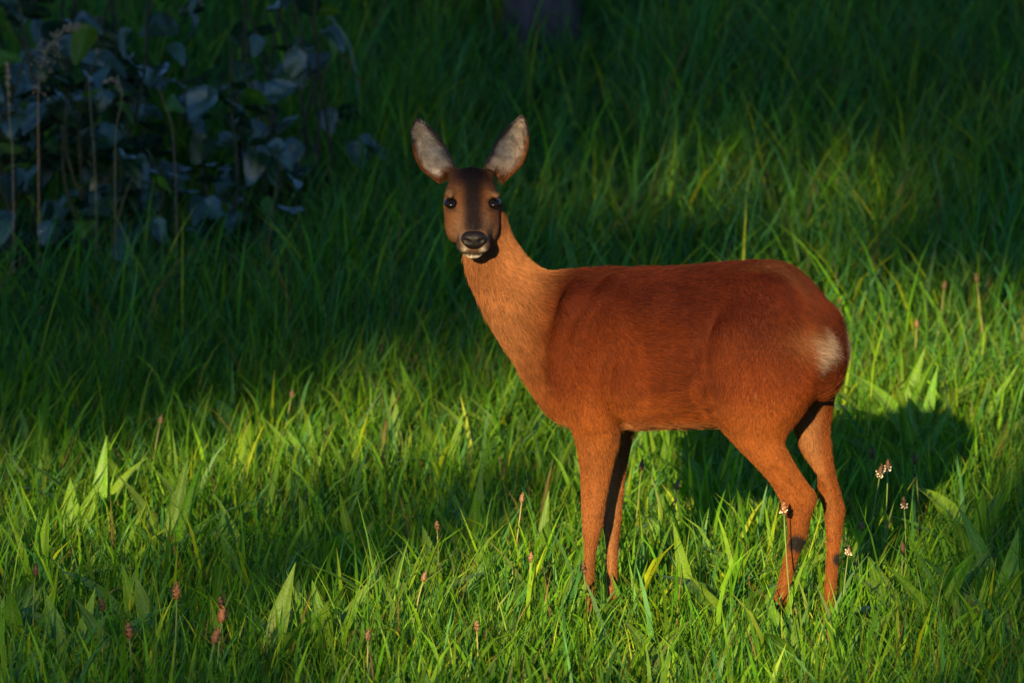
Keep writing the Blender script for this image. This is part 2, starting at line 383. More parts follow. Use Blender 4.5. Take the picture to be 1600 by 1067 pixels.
flower_stalk(1413, 796, 950, 'brown', WL, G1, True, .95, -5)
flower_stalk(1325, 868, 1050, 'tan', 'plantain stalk with pale ragged head next to the black hock tuft', G1, True, .9, -12)
OL = 'ripe plantain stalk with fluffy orange head rising from short turf'
for X, Y, row, dx in [(276, 935, 1120, -12), (202, 996, 1130, -6), (335, 1005, 1150, -20), (346, 972, 1130, -5)]:
    flower_stalk(X, Y, row, 'orange', OL, G2, False, 1.15, dx)
flower_stalk(58, 495, 590, 'orange', 'plantain stalk with rusty head leaning in the shaded grass', G2, False, 1.1, -35)
TL = 'thin plantain stalk with small tan seed head among the grass blades'
for X, Y, row, dx in [(683, 828, 960, -6), (661, 908, 1060, -22), (829, 878, 1010, -10), (815, 785, 960, -22), (745, 985, 1100, 2), (1345, 828, 960, -8), (1057, 765, 930, -18),
                      (250, 662, 780, -20), (455, 622, 720, -25), (1475, 452, 600, -25), (1526, 440, 610, 20), (1432, 512, 640, -10), (575, 1000, 1120, 0), (1290, 360, 440, 12)]:
    flower_stalk(X, Y, row, 'tan', TL, 'thin tan plantain heads', False, 1.0, dx, (.2, .19, .07))
BL = 'thin plantain stalk with slender dark brown head among the grass'
for X, Y, row, dx in [(1002, 735, 880, -12), (921, 830, 1015, -12), (913, 897, 1035, -2), (1152, 700, 860, 6), (1196, 708, 860, 0), (1362, 716, 860, -4), (1430, 725, 870, 4), (55, 900, 1050, 4), (160, 955, 1100, -4), (948, 825, 1000, -4), (1410, 865, 990, 0), (345, 950, 1090, 5)]:
    flower_stalk(X, Y, row, 'brown', BL, G3, False, .9, dx, (.10, .13, .035))

# ------------------------------------------------------------------ the deer
PSI = 20.0
O = np.array([0.31, 0.0, 0.0])
fx = np.array([-math.cos(R(PSI)), math.sin(R(PSI)), 0]); ly = np.array([-math.sin(R(PSI)), -math.cos(R(PSI)), 0]); uz = np.array([0, 0, 1.])
B = np.stack([fx, ly, uz])                                   # rows: local axes in world
def to_local(p): return B@(np.asarray(p)-O)
def to_world(p): return O+np.asarray(p)@B
def PX(X, Y, lat=0.0):
    d = B@ray(X, Y); c = to_local(CAMP); s = (lat-c[1])/d[1]; return c+d*s
STN = []                                                     # stations: position, fur flow, tag
def loft(rings, cap=True):
    n = len(rings[0]); V = np.concatenate(rings); F = []
    for i in range(len(rings)-1):
        for k in range(n):
            k2 = (k+1) % n; F.append([i*n+k, i*n+k2, (i+1)*n+k2, (i+1)*n+k])
    m = len(rings)
    V = np.concatenate([V, rings[0].mean(0)[None], rings[-1].mean(0)[None]]); a, b = len(V)-2, len(V)-1
    for k in range(n):
        k2 = (k+1) % n; F.append([a, k2, k]); F.append([b, (m-1)*n+k, (m-1)*n+k2])
    return V, F
def smooth_rows(rows, m=4):
    """catmull-rom refinement of a table of station rows"""
    A = np.asarray(rows, float); P = np.concatenate([[2*A[0]-A[1]], A, [2*A[-1]-A[-2]]]); out = []
    for i in range(1, len(P)-2):
        for t in np.linspace(0, 1, m, endpoint=False):
            p0, p1, p2, p3 = P[i-1:i+3]
            out.append(.5*((2*p1)+(-p0+p2)*t+(2*p0-5*p1+4*p2-p3)*t*t+(-p0+3*p1-3*p2+p3)*t**3))
    out.append(A[-1]); return np.array(out)
NR = 28
TH = np.linspace(0, 2*math.pi, NR, endpoint=False)
parts = []
# torso + neck: top px, bottom px, lateral centre, half width, where the widest point lies (0 bottom .. 1 top)
torso = [(1306, 505, 1300, 565, 0, .035, .5), (1284, 472, 1286, 606, 0, .080, .5), (1257, 438, 1250, 630, 0, .106, .5), (1228, 416, 1212, 642, 0, .115, .5),
 (1180, 410, 1165, 652, 0, .112, .5), (1115, 414, 1105, 664, 0, .118, .45), (1045, 420, 1040, 665, 0, .125, .42), (985, 420, 985, 666, 0, .120, .42), (930, 421, 948, 666, 0, .108, .42),
 (888, 424, 915, 664, 0, .096, .42), (858, 427, 876, 655, 0.002, .084, .45), (838, 420, 846, 620, .004, .070, .48), (820, 404, 812, 568, .008, .058, .5), (803, 382, 776, 518, .012, .051, .5), (792, 356, 752, 470, .018, .047, .5),
 (785, 330, 736, 430, .024, .045, .5), (778, 305, 728, 392, .03, .041, .5)]
rings = []
tr = smooth_rows(torso, 4)
prevc = None; cents = []
for (tx, ty, bx, by, lc, w, wp) in tr:
    T = PX(tx, ty, lc); Bm = PX(bx, by, lc); c = (T+Bm)/2; up = (T-Bm)/2
    ring = []
    for q in TH:
        s, co = math.sin(q), math.cos(q)
        e = .86
        yy = abs(co)**e*np.sign(co); zz = abs(s)**e*np.sign(s)
        if zz > 0: yy *= 1-.20*zz*zz
        off = (wp-.5)*2*(1-zz*zz)
        ring.append(c+up*(zz+off*.6)+np.array([0, 1, 0])*yy*w)
    rings.append(np.array(ring)); cents.append((c, up, w))
parts.append(loft(rings))
for i in range(len(cents)-1):
    c, up, w = cents[i]; fl = cents[i][0]-cents[i+1][0]; fl = fl/np.linalg.norm(fl); neck = i > 42
    for s in np.linspace(-.9, .9, 5):
        f = fl+np.array([0, 0, -.28 if not neck else -.25]); STN.append((c+up*s, f/np.linalg.norm(f), 1 if neck else 0, np.linalg.norm(up)))
def leg(rows, part, m=3):
    rows = [(Y, xl+2.4*min(1, max(0, (Y-680)/60)), xr-2.4*min(1, max(0, (Y-680)/60)), lc, lr-.0022*min(1, max(0, (Y-680)/60))) for Y, xl, xr, lc, lr in rows]   # leave room for the hair
    rows = smooth_rows(rows, m); rr = []; pc = None
    for (Y, xl, xr, lc, lr) in rows:
        a = PX(xl, Y, lc); b = PX(xr, Y, lc); c = (a+b)/2; ax = (a-b)/2; ax[2] = 0
        rr.append(np.array([c+ax*math.cos(q)+np.array([0, 1, 0])*lr*math.sin(q) for q in TH[::1]]))
        STN.append((c, None, part, 0)); pc = c
    n = len(rows); st = STN[-n:]
    for i in range(n):
        a = st[max(0, i-1)][0]; b = st[min(n-1, i+1)][0]; f = b-a
        STN[len(STN)-n+i] = (st[i][0], f/np.linalg.norm(f), part, .02)
    parts.append(loft(rr)); return rows
FN = [(490, 895, 940, .040, .025), (545, 872, 962, .060, .038), (600, 868, 968, .068, .044), (645, 880, 968, .068, .042), (680, 899, 965, .064, .034), (730, 906, 957, .060, .028), (780, 908, 948, .058, .024), (815, 909, 943, .057, .022), (840, 911, 937, .056, .0195),
      (870, 913, 931, .056, .0155), (930, 912, 929, .056, .0145), (965, 910, 931, .056, .016), (985, 903, 926, .056, .015), (1003, 897, 921, .056, .016)]
FF = [(600, 915, 990, -.060, .042), (645, 925, 990, -.062, .04), (680, 932, 986, -.06, .033), (730, 936, 979, -.057, .027), (780, 938, 974, -.055, .023), (815, 941, 971, -.055, .0215), (840, 945, 968, -.055, .019),
      (870, 948, 966, -.055, .0155), (925, 948, 965, -.055, .0145), (955, 946, 967, -.055, .016), (972, 940, 962, -.055, .015), (988, 934, 957, -.055, .016)]
HN = [(455, 1165, 1235, .030, .030), (500, 1135, 1262, .052, .042), (545, 1112, 1282, .066, .050), (590, 1108, 1280, .070, .052), (630, 1111, 1262, .072, .05), (662, 1124, 1238, .072, .044), (692, 1147, 1226, .070, .036), (724, 1176, 1242, .068, .030), (750, 1199, 1260, .066, .025), (775, 1214, 1278, .065, .021), (805, 1227, 1269, .064, .0205),
      (839, 1230, 1262, .063, .0185), (866, 1225, 1250, .063, .0165), (900, 1217, 1240, .062, .0155), (945, 1206, 1228, .062, .0155), (980, 1199, 1224, .062, .0165), (1003, 1190, 1217, .062, .0155), (1022, 1183, 1211, .062, .0165)]
HF = [(455, 1185, 1262, -.030, .030), (500, 1170, 1300, -.052, .042), (560, 1190, 1316, -.066, .048), (610, 1215, 1304, -.070, .046), (645, 1232, 1298, -.07, .042), (675, 1242, 1295, -.07, .036), (704, 1254, 1299, -.069, .032), (740, 1269, 1306, -.068, .027), (768, 1278, 1314, -.067, .023), (795, 1286, 1321, -.066, .021), (829, 1290, 1317, -.065, .019),
      (860, 1291, 1313, -.065, .0165), (892, 1289, 1310, -.064, .0155), (937, 1286, 1306, -.064, .0155), (970, 1283, 1307, -.064, .0165), (990, 1276, 1301, -.064, .0155), (1008, 1270, 1297, -.064, .0165)]
legs = [leg(FN, 3), leg(FF, 3), leg(HN, 4), leg(HF, 4)]
# head, in its own frame: x nose, y left, z up
HP = 17.0
eye_mid = PX(738, 314, .075)
eye_w = to_world(eye_mid); cd = CAMP-eye_w; yaw = math.atan2(cd[1], cd[0])+R(1.5)
hf_ = np.array([math.cos(yaw), math.sin(yaw), 0])
hx = hf_*math.cos(R(HP))+np.array([0, 0, -math.sin(R(HP))]); hz = hf_*math.sin(R(HP))+np.array([0, 0, math.cos(R(HP))]); hy = np.cross(hz, hx)
HB = np.stack([hx, hy, hz]); HC = eye_w-np.array([0.0, 0, .024])@HB
def head_l(p): return (HC+np.asarray(p)@HB-O)@B.T             # head frame -> deer local
head = [ # x, top, bottom, half width, width bias
 (-.105, .030, -.030, .024), (-.088, .050, -.046, .038), (-.062, .059, -.056, .0455), (-.030, .057, -.058, .0475), (-.002, .047, -.057, .0455), (.022, .037, -.054, .0400), (.045, .027, -.049, .0330), (.066, .020, -.0435, .0270), (.084, .015, -.038, .0235), (.097, .008, -.033, .0215), (.104, .000, -.026, .016)]
hr = []
for (x, zt, zb, w) in smooth_rows(head, 4):
    c = (zt+zb)/2; hh = (zt-zb)/2; ring = []
    for q in TH:
        s, co = math.sin(q), math.cos(q); e = .88
        zz = abs(s)**e*np.sign(s); yy = abs(co)**e*np.sign(co)
        yy *= 1-(.30 if zz < 0 else .22)*zz*zz
        ring.append((x, yy*w, c+hh*zz))
    hr.append(head_l(np.array(ring)))
    f = -hx@B.T
    STN.append((head_l((x, 0, c)), f, 2, hh)); STN.append((head_l((x, w*.7, c)), f, 2, hh)); STN.append((head_l((x, -w*.7, c)), f, 2, hh))
parts.append(loft(hr))
def blob(c, r, fr, n=14):
    """ellipsoid in a frame fr(p)->deer local"""
    V, F = [], []
    for i in range(1, n):
        a = math.pi*i/n
        for k in range(n*2):
            b = math.pi*k/n; V.append((c[0]+r[0]*math.sin(a)*math.cos(b), c[1]+r[1]*math.sin(a)*math.sin(b), c[2]+r[2]*math.cos(a)))
    m = 2*n
    for i in range(n-2):
        for k in range(m): F.append([i*m+k, (i+1)*m+k, (i+1)*m+(k+1) % m, i*m+(k+1) % m])
    V.append((c[0], c[1], c[2]+r[2])); V.append((c[0], c[1], c[2]-r[2])); t, b_ = len(V)-2, len(V)-1
    for k in range(m): F.append([t, k, (k+1) % m]); F.append([b_, (n-2)*m+(k+1) % m, (n-2)*m+k])
    return fr(np.array(V)), F
for s in (1, -1):
    parts.append(blob((.004, s*.0385, .0390), (.020, .0085, .0045), head_l))      # brow
    parts.append(blob((-.005, s*.028, -.020), (.052, .018, .028), head_l))     # cheek
    parts.append(blob((.082, s*.015, -.022), (.022, .014, .013), head_l))      # upper lip
    parts.append(blob((-.078, s*.028, .038), (.020, .011, .013), head_l))      # ear root
parts.append(blob((.072, 0, -.038), (.026, .0165, .010), head_l))              # chin
idn = lambda p: p
# muscle masses: shoulder blades, haunches, chest, rump
for X, Y, lat, r in [(908, 515, .060, (.055, .032, .070)), (895, 590, .060, (.048, .036, .055)), (1190, 525, .060, (.085, .038, .09)), (1160, 590, .072, (.060, .040, .07)), (1244, 545, .054, (.050, .036, .075))]:
    parts.append(blob(PX(X, Y, lat), r, idn)); c = PX(X, Y, lat); parts.append(blob((c[0], -lat, c[2]), r, idn))
parts.append(blob(PX(1284, 560, 0), (.034, .078, .072), idn)); parts.append(blob(PX(1274, 520, 0), (.040, .090, .055), idn))
V, F = join_vf(parts)
raw = obj('raw', mesh_np('raw', V, F, None))
md = raw.modifiers.new('r', 'REMESH'); md.mode = 'VOXEL'; md.voxel_size = .0048
dg = bpy.context.evaluated_depsgraph_get(); ev = raw.evaluated_get(dg)
body_me = bpy.data.meshes.new_from_object(ev); bpy.data.objects.remove(raw)
# taubin smoothing
nv = len(body_me.vertices); co = np.empty(nv*3); body_me.vertices.foreach_get('co', co); co = co.reshape(-1, 3)
ed = np.empty(len(body_me.edges)*2, int); body_me.edges.foreach_get('vertices', ed); ed = ed.reshape(-1, 2)
deg = np.bincount(ed.ravel(), minlength=nv)[:, None]
def lap(c):
    s = np.stack([np.bincount(ed[:, 0], c[ed[:, 1], k], nv)+np.bincount(ed[:, 1], c[ed[:, 0], k], nv) for k in range(3)], 1); return s/deg-c
spos = np.array([s[0] for s in STN]); sflow = np.array([s[1] for s in STN]); spart = np.array([s[2] for s in STN])
def near(P, k=6):
    idx = np.empty((len(P), k), int); dd = np.empty((len(P), k))
    for i in range(0, len(P), 20000):
        d = ((P[i:i+20000, None, :]-spos[None])**2).sum(-1); j = np.argpartition(d, k, 1)[:, :k]
        idx[i:i+20000] = j; dd[i:i+20000] = np.take_along_axis(d, j, 1)
    return idx, dd
i0, d0 = near(co, 1); p0 = spart[i0[:, 0]]
torso_w = np.where(p0 < 2, 1.0, 0.0)[:, None]
for _ in range(14): co = co+.5*lap(co); co = co-.52*lap(co)
for _ in range(22): co = co+.45*torso_w*lap(co)
for _ in range(3): torso_w = torso_w+.5*lap(np.repeat(torso_w, 3, 1))[:, :1]
rw = np.clip((PX(1225, 520, 0)[0]-co[:, 0])/.03, 0, 1)*np.clip((co[:, 2]-.42)/.05, 0, 1)
for _ in range(70): co = co+.5*rw[:, None]*lap(co)
# ---- anatomy relief: grooves (+) and ridges (-) along lines on both flanks
body_me.vertices.foreach_set('co', co.ravel()); body_me.update()
vn_ = np.empty(nv*3); body_me.vertices.foreach_get('normal', vn_); vn_ = vn_.reshape(-1, 3)
def relief(line, depth, width, lat=.09, ymin=.03):
    q = np.array([PX(X, Y, lat)[[0, 2]] for X, Y in line]); q = smooth_rows(q, 6); best = np.full(nv, 9.)
    for k in range(len(q)-1):
        a, b = q[k], q[k+1]; ab = b-a; t = np.clip(((co[:, [0, 2]]-a)@ab)/(ab@ab), 0, 1); best = np.minimum(best, np.linalg.norm(co[:, [0, 2]]-a-t[:, None]*ab, axis=1))
    return -depth*np.exp(-(best/width)**2)*np.clip((np.abs(co[:, 1])-ymin)/.02, 0, 1)
dsp = relief([(960, 560), (953, 600), (956, 635), (965, 668)], .009, .009) + relief([(935, 560), (930, 620), (925, 660)], -.006, .020)
dsp += relief([(1116, 490), (1108, 530), (1104, 560), (1106, 600), (1118, 640)], .011, .012) + relief([(1140, 520), (1128, 580), (1140, 640)], -.007, .022)
dsp += relief([(866, 470), (852, 520), (844, 570), (848, 600)], .004, .018) + relief([(885, 450), (872, 520), (866, 590)], -.006, .020)
dsp += relief([(1085, 590), (1078, 620), (1088, 648)], .006, .012) + relief([(1040, 470), (1080, 480), (1120, 470)], .006, .030)
dsp += relief([(1215, 735), (1238, 757), (1252, 775)], .007, .008, .07, .02) + relief([(1170, 560), (1195, 640), (1205, 690)], .004, .014)
dsp += relief([(920, 700), (922, 780), (926, 830)], .0025, .005, .06, .03) + relief([(940, 440), (915, 490), (895, 545)], -.004, .012)
for k in range(7): dsp += relief([(975+k*22, 470), (985+k*22, 540), (978+k*22, 610)], .0007, .009)
dsp += .0016*wnoise(co, 30, 41)*(p0 < 2)
co = co+vn_*dsp[:, None]*1.2
for _ in range(2): co = co+.4*lap(co)
# ---- coat colours by place on the animal (deer-local space), some shading painted in
tri_c = None
HD = lambda x, y, z: head_l((x, y, z))
RED, REDD, ORG, PALE = np.array([.125, .026, .004]), np.array([.045, .0075, .0025]), np.array([.195, .058, .012]), np.array([.36, .20, .10])
GREY, DARK, WHITE, BLACK = np.array([.17, .098, .058]), np.array([.030, .020, .020]), np.array([.66, .60, .53]), np.array([.012, .010, .010])
rump_c = [PX(1290, 545, .078), PX(1290, 545, .078)*np.array([1, -1, 1]), PX(1270, 535, .095), PX(1270, 535, .095)*np.array([1, -1, 1])]
def coat(P):
    n = len(P); i, d = near(P, 22); w = 1/(d+1.2e-3)**2; pw = [((spart[i] == k)*w).sum(1)/w.sum(1) for k in range(5)]
    z = P[:, 2]; c = np.tile(RED, (n, 1))
    def mixin(c, col, a): a = np.clip(a, 0, 1)[:, None]; return c*(1-a)+col*a
    nz = wnoise(P, 22, 21); nz2 = wnoise(P, 9, 22)
    top = np.clip((z-.42+.05*nz2)/.20, 0, 1)*np.clip(pw[0]+pw[4]+pw[3]+.35*pw[1], 0, 1)
    c = mixin(c, REDD, top*.95)  # darker back, brighter lower side: own coat plus shading put into the colour
    c = mixin(c, ORG, np.clip((.47-z)/.16, 0, 1)*.75*np.clip(pw[0]+pw[3]+pw[4], 0, 1))
    c = mixin(c, PALE, np.clip((.405-z)/.045, 0, 1)*.75*pw[0]*(np.abs(P[:, 1]) < .1))
    c = mixin(c, ORG, pw[1]*.75); c = mixin(c, PALE, pw[1]*.45*np.clip(.6+.5*nz2, 0, 1))
    lg = pw[3]+pw[4]; c = mixin(c, PALE, pw[3]*np.clip((.38-z)/.14, 0, 1)*.70); c = mixin(c, PALE, pw[4]*np.clip((.30-z)/.2, 0, 1)*.25)
    c = mixin(c, ORG*1.0, lg*np.clip((.45-z)/.1, 0, 1)*.8)
    c = mixin(c, PALE, lg*np.clip((-np.sign(1)*np.abs(P[:, 1])+.052)/.02, 0, 1)*.5)          # inner sides of the legs
    for r in rump_c[:2]: c = mixin(c, np.array([.50, .39, .31]), np.clip(np.exp(-(((P-r)/np.array([.024, .05, .046]))**2).sum(1))*1.5-.42+.45*wnoise(P*np.array([1, 1, .35]), 110, 61), 0, 1))
    for r in rump_c[2:]: c = mixin(c, PALE*.9, np.exp(-(((P-r)/np.array([.035, .05, .022]))**2).sum(1))*.22)
    # head
    H = (to_world(P)-HC)@HB.T; hw = np.clip(pw[2]*1.3, 0, 1)*np.clip((.13-np.abs(H[:, 0]))/.03, 0, 1)
    hc = np.tile(ORG*.50+GREY*.30, (n, 1))  # grey-brown face, darkened further for the dim shade over it
    fore = np.exp(-(H[:, 1]/(.0175+.016*np.clip(-H[:, 0]/.05, 0, 1)))**4)*np.clip((H[:, 2]+.004)/.012, 0, 1)
    hc = mixin(hc, GREY*.85, np.clip((H[:, 0]-.02)/.04, 0, 1)*.75)
    hc = mixin(hc, DARK*.40, fore*np.clip((H[:, 0]+.095)/.03, 0, 1)*1.0)
    for s in (1, -1):
        e = np.array([.009, s*.041, .0250]); q = (((H-e)/np.array([.024, .016, .0155]))**2).sum(1); hc = mixin(hc, BLACK*1.5, np.exp(-q*q)*1.1)
        hc = mixin(hc, BLACK*1.5, np.exp(-(((H-np.array([.026, s*.0345, .0190]))/np.array([.012, .010, .0035]))**2).sum(1))*.8)
        e = np.array([.0, s*.040, .044]); hc = mixin(hc, PALE*.8, np.exp(-(((H-e)/np.array([.025, .012, .007]))**2).sum(1))*.6)
        e = np.array([.100, s*.0165, -.0225]); hc = mixin(hc, WHITE, np.exp(-(((H-e)/np.array([.010, .0038, .0050]))**2).sum(1))*.4)
        e = np.array([.086, s*.025, -.017]); hc = mixin(hc, BLACK*2, np.exp(-(((H-e)/np.array([.016, .0085, .0095]))**2).sum(1))*1.1)
    hc = mixin(hc, DARK, np.clip((H[:, 0]-.062)/.02, 0, 1)*np.clip((-.012-H[:, 2])/.006, 0, 1)*.75)
    for s in (1, -1): hc = mixin(hc, WHITE, np.exp(-(((H-np.array([.103, s*.0150, -.0250]))/np.array([.010, .0040, .0045]))**2).sum(1))*.45)
    hc = mixin(hc, WHITE, np.clip((H[:, 0]-.045)/.02, 0, 1)*np.clip((-.0355-H[:, 2])/.003, 0, 1)*np.exp(-(H[:, 1]/.0175)**4))
    hc = mixin(hc, BLACK*2, np.exp(-((H[:, 2]+.031)/.0026)**2)*np.clip((H[:, 0]-.078)/.015, 0, 1)*.8)
    c = mixin(c, 0, hw)+hc*hw[:, None]
    # dark metatarsal tufts
    for X, Y, lat in [(1245, 848, .078), (1313, 873, -.050)]:
        t = PX(X, Y, lat); c = mixin(c, BLACK*1.6, np.exp(-(((P-t)/np.array([.0130, .05, .0130]))**2).sum(1)**2)*2.2)
    return c*(1+.22*nz[:, None]+.12*nz2[:, None]), pw, hw
body_me.vertices.foreach_set('co', co.ravel()); body_me.update()
ccol, _, _ = coat(co)
a = body_me.attributes.new('col', 'FLOAT_COLOR', 'POINT'); cc = np.ones((nv, 4), np.float32); cc[:, :3] = ccol*.8; a.data.foreach_set('color', cc.ravel())
body_me.polygons.foreach_set('use_smooth', np.full(len(body_me.polygons), True)); body_me.materials.clear(); body_me.materials.append(M_SKIN); body_me.name = 'body'
deer = empty('roe_deer', tuple(O), R(180-PSI)); tag(deer, 'reddish brown roe deer doe standing in the grass, head turned to watch', 'deer')
body = obj('body', body_me, deer)
# ---- hair
def hair_object(name, P, D, N, length, rad, col, parent, npt=4, tilt0=.55, tilt1=.10, jit=.14):
    n = len(P); D = D+rng.normal(0, jit, D.shape); D -= (D*N).sum(1)[:, None]*N; D /= np.linalg.norm(D, axis=1)[:, None]+1e-9
    pts = [P-N*.0006]; cur = pts[0]
    for k in range(npt-1):
        t = k/(npt-2) if npt > 2 else 0; tl = tilt0*(1-t)+tilt1*t
        cur = cur+(D*math.cos(tl)+N*math.sin(tl))*(length/(npt-1))[:, None]; pts.append(cur)
    A = np.stack(pts, 1).astype(np.float32)
    cu = bpy.data.hair_curves.new(name); cu.add_curves([npt]*n)
    cu.attributes['position'].data.foreach_set('vector', A.ravel())
    ra = cu.attributes.get('radius') or cu.attributes.new('radius', 'FLOAT', 'POINT')
    prof = np.linspace(1, .25, npt)[None]*rad[:, None]; ra.data.foreach_set('value', prof.astype(np.float32).ravel())
    ca_ = cu.attributes.new('col', 'FLOAT_COLOR', 'CURVE'); c4 = np.ones((n, 4), np.float32); c4[:, :3] = np.clip(col, .004, .9); ca_.data.foreach_set('color', c4.ravel())
    cu.materials.append(M_FUR); return obj(name, cu, parent)
def sample(me, n):
    me.calc_loop_triangles(); m = len(me.loop_triangles); t = np.empty(m*3, int); me.loop_triangles.foreach_get('vertices', t); t = t.reshape(-1, 3)
    v = np.empty(len(me.vertices)*3); me.vertices.foreach_get('co', v); v = v.reshape(-1, 3)
    vn = np.empty(len(me.vertices)*3); me.vertices.foreach_get('normal', vn); vn = vn.reshape(-1, 3)
    A, Bb, C = v[t[:, 0]], v[t[:, 1]], v[t[:, 2]]; ar = np.linalg.norm(np.cross(Bb-A, C-A), axis=1)
    f = rng.choice(m, n, p=ar/ar.sum()); r1 = np.sqrt(rng.random(n))[:, None]; r2 = rng.random(n)[:, None]
    w = (1-r1, r1*(1-r2), r1*r2); P = w[0]*A[f]+w[1]*Bb[f]+w[2]*C[f]
    Nn = w[0]*vn[t[f, 0]]+w[1]*vn[t[f, 1]]+w[2]*vn[t[f, 2]]; Nn /= np.linalg.norm(Nn, axis=1)[:, None]; return P, Nn, f
P, Nn, _ = sample(body_me, 420000)
Hh = (to_world(P)-HC)@HB.T; bare = np.zeros(len(P), bool)
for s_ in (1, -1): bare |= ((((Hh-np.array([.0085, s_*.040, .0250]))/np.array([.0185, .0150, .0074]))**2).sum(1) < 1)
bare |= ((((Hh-np.array([.0985, 0, -.008]))/np.array([.0195, .0225, .0160]))**2).sum(1) < 1)
P, Nn = P[~bare], Nn[~bare]
i, d = near(P, 14); w = 1/(d+1.5e-3); D = (sflow[i]*w[..., None]).sum(1); D /= np.linalg.norm(D, axis=1)[:, None]
g3 = np.stack([wnoise(P, 14, 31+k) for k in range(3)], 1); D = D+.42*g3
ccol, pw, hw = coat(P)
L = .015*pw[0]+.014*pw[1]+.005*pw[2]+.0062*(pw[3]+pw[4])
L = L+.006*np.clip((.40-P[:, 2])/.04, 0, 1)*pw[0]
for r in rump_c[:2]: L = L+.012*np.exp(-(((P-r)/np.array([.04, .06, .05]))**2).sum(1))
L *= rng.uniform(.7, 1.25, len(P))*np.where(rng.random(len(P)) < .04, 1.5, 1); L = np.where(hw > .5, np.minimum(L, .0065), L)
hcol = ccol*rng.uniform(.45, 1.55, (len(P), 1))*(1+.30*wnoise(P*np.array([.5, 1, 1]), 110, 62)[:, None])
hair_object('fur', P, D, Nn, L, np.where(hw > .5, .00021, .00026), hcol, body)
# ---- ears
ear_def = {
 -1: ([(687, 288), (676, 279), (661, 267), (650, 250), (645, 230), (643, 208), (646, 193), (650.5, 186)], [(714, 268), (711, 259), (708, 252), (702, 240), (694, 226), (681, 210), (666, 195), (652, 186)]),
 1: ([(756, 266), (758, 258), (763, 248), (768, 236), (776, 221), (789, 205), (804, 190), (813.5, 180)], [(788, 285), (799, 274), (813, 260), (822, 242), (826, 219), (824, 199), (820, 186), (815.5, 180)])}
vdir = B@(hf_)                                               # towards the camera, deer local
for side in (-1, 1):
    Lp, Rp = ear_def[side]; base_depth = .075-.088; nl, nw = 22, 15
    lf = smooth_rows(Lp, 3); rf = smooth_rows(Rp, 3); n = len(lf); V = []
    for k in range(n):
        t = k/(n-1)
        a = PX(lf[k][0], lf[k][1], base_depth); b = PX(rf[k][0], rf[k][1], base_depth); wd = np.linalg.norm(b-a)
        for j in range(nw):
            s = j/(nw-1)*2-1
            p = (a+b)/2+(b-a)/2*math.copysign(abs(s)**.9, s)
            outer = s*side                                     # + at the outer edge
            dep = -.40*wd*(1-s*s)**.8*(1-.35*t) + .20*wd*outer*0 + (.012*t - .004)
            V.append(p+vdir*dep)
    F = np.array([[k*nw+j, k*nw+j+1, (k+1)*nw+j+1, (k+1)*nw+j] for k in range(n-1) for j in range(nw-1)])
    me0 = mesh_np('ear0', np.array(V), F); tmp = obj('ear0', me0); so = tmp.modifiers.new('s', 'SOLIDIFY'); so.thickness = .0035; so.offset = 0
    ss = tmp.modifiers.new('ss', 'SUBSURF'); ss.levels = 1; ss.render_levels = 1
    me = bpy.data.meshes.new_from_object(tmp.evaluated_get(bpy.context.evaluated_depsgraph_get())); bpy.data.objects.remove(tmp); me.name = 'ear'
    # colours: param from nearest grid vertex
    G = np.array(V); tt = np.repeat(np.linspace(0, 1, n), nw); ss_ = np.tile(np.linspace(-1, 1, nw), n)
    def ear_param(P):
        j = ((P[:, None]-G[None])**2).sum(-1).argmin(1); return tt[j], ss_[j]
    def ear_col(P, N):
        t, s = ear_param(P); inner = (N@vdir) > 0
        rim = np.clip((np.abs(s)-.74)/.18, 0, 1); rim = np.maximum(rim, np.clip((t-.86)/.1, 0, 1))
        ci = PALE*.6+WHITE*.62; ci = np.tile(ci, (len(P), 1))*(1+.35*wnoise(P, 120, 55)[:, None]+.5*wnoise(P, 260, 56)[:, None])
        pat = np.exp(-((s*side+.35)/.4)**2-((t-.42)/.25)**2); ci = ci*(1-pat[:, None]*.6)+WHITE*.95*pat[:, None]*.6
        rc = np.where((t > .6)[:, None], DARK*1.6, np.where((s*side > 0)[:, None], ORG*.8, DARK*2.2))
        ci = ci*(1-rim[:, None])+rc*rim[:, None]; lo = np.clip((.16-t)/.12, 0, 1)[:, None]; ci = ci*(1-lo)+ORG*.8*lo
        return np.where(inner[:, None], ci, (RED*.55+DARK*.4)), t, s, inner
    nvv = len(me.vertices); cv = np.empty(nvv*3); me.vertices.foreach_get('co', cv); nn = np.empty(nvv*3); me.vertices.foreach_get('normal', nn)
    ec, _, _, _ = ear_col(cv.reshape(-1, 3), nn.reshape(-1, 3))
    at = me.attributes.new('col', 'FLOAT_COLOR', 'POINT'); c4 = np.ones((nvv, 4), np.float32); c4[:, :3] = ec; at.data.foreach_set('color', c4.ravel())
    me.polygons.foreach_set('use_smooth', np.full(len(me.polygons), True)); me.materials.append(M_SKIN); ear = obj('ear', me, deer)
    Pe, Ne, _ = sample(me, 13000); ec, t, s, inner = ear_col(Pe, Ne)
    tipd = G[-nw:].mean(0)-G[:nw].mean(0); tipd /= np.linalg.norm(tipd); acr = G[nw-1]-G[0]; acr /= np.linalg.norm(acr)
    De = np.tile(tipd, (len(Pe), 1)); sw = wnoise(Pe, 90, 77)*3.0
    De = np.where(inner[:, None], De*np.cos(sw)[:, None]*.8+acr*(np.sin(sw)+.5*np.sign(-s))[:, None], De)
    Le = np.where(inner, .014, .006)*rng.uniform(.6, 1.2, len(Pe))*np.clip((1.05-t)/.3, .35, 1)*np.clip((1.1-np.abs(s))/.4, .3, 1)
    hair_object('ear_fur', Pe, De, Ne, Le, np.full(len(Pe), .00024), ec*rng.uniform(.5, 1.45, (len(Pe), 1)), ear, 4, .7, .35)
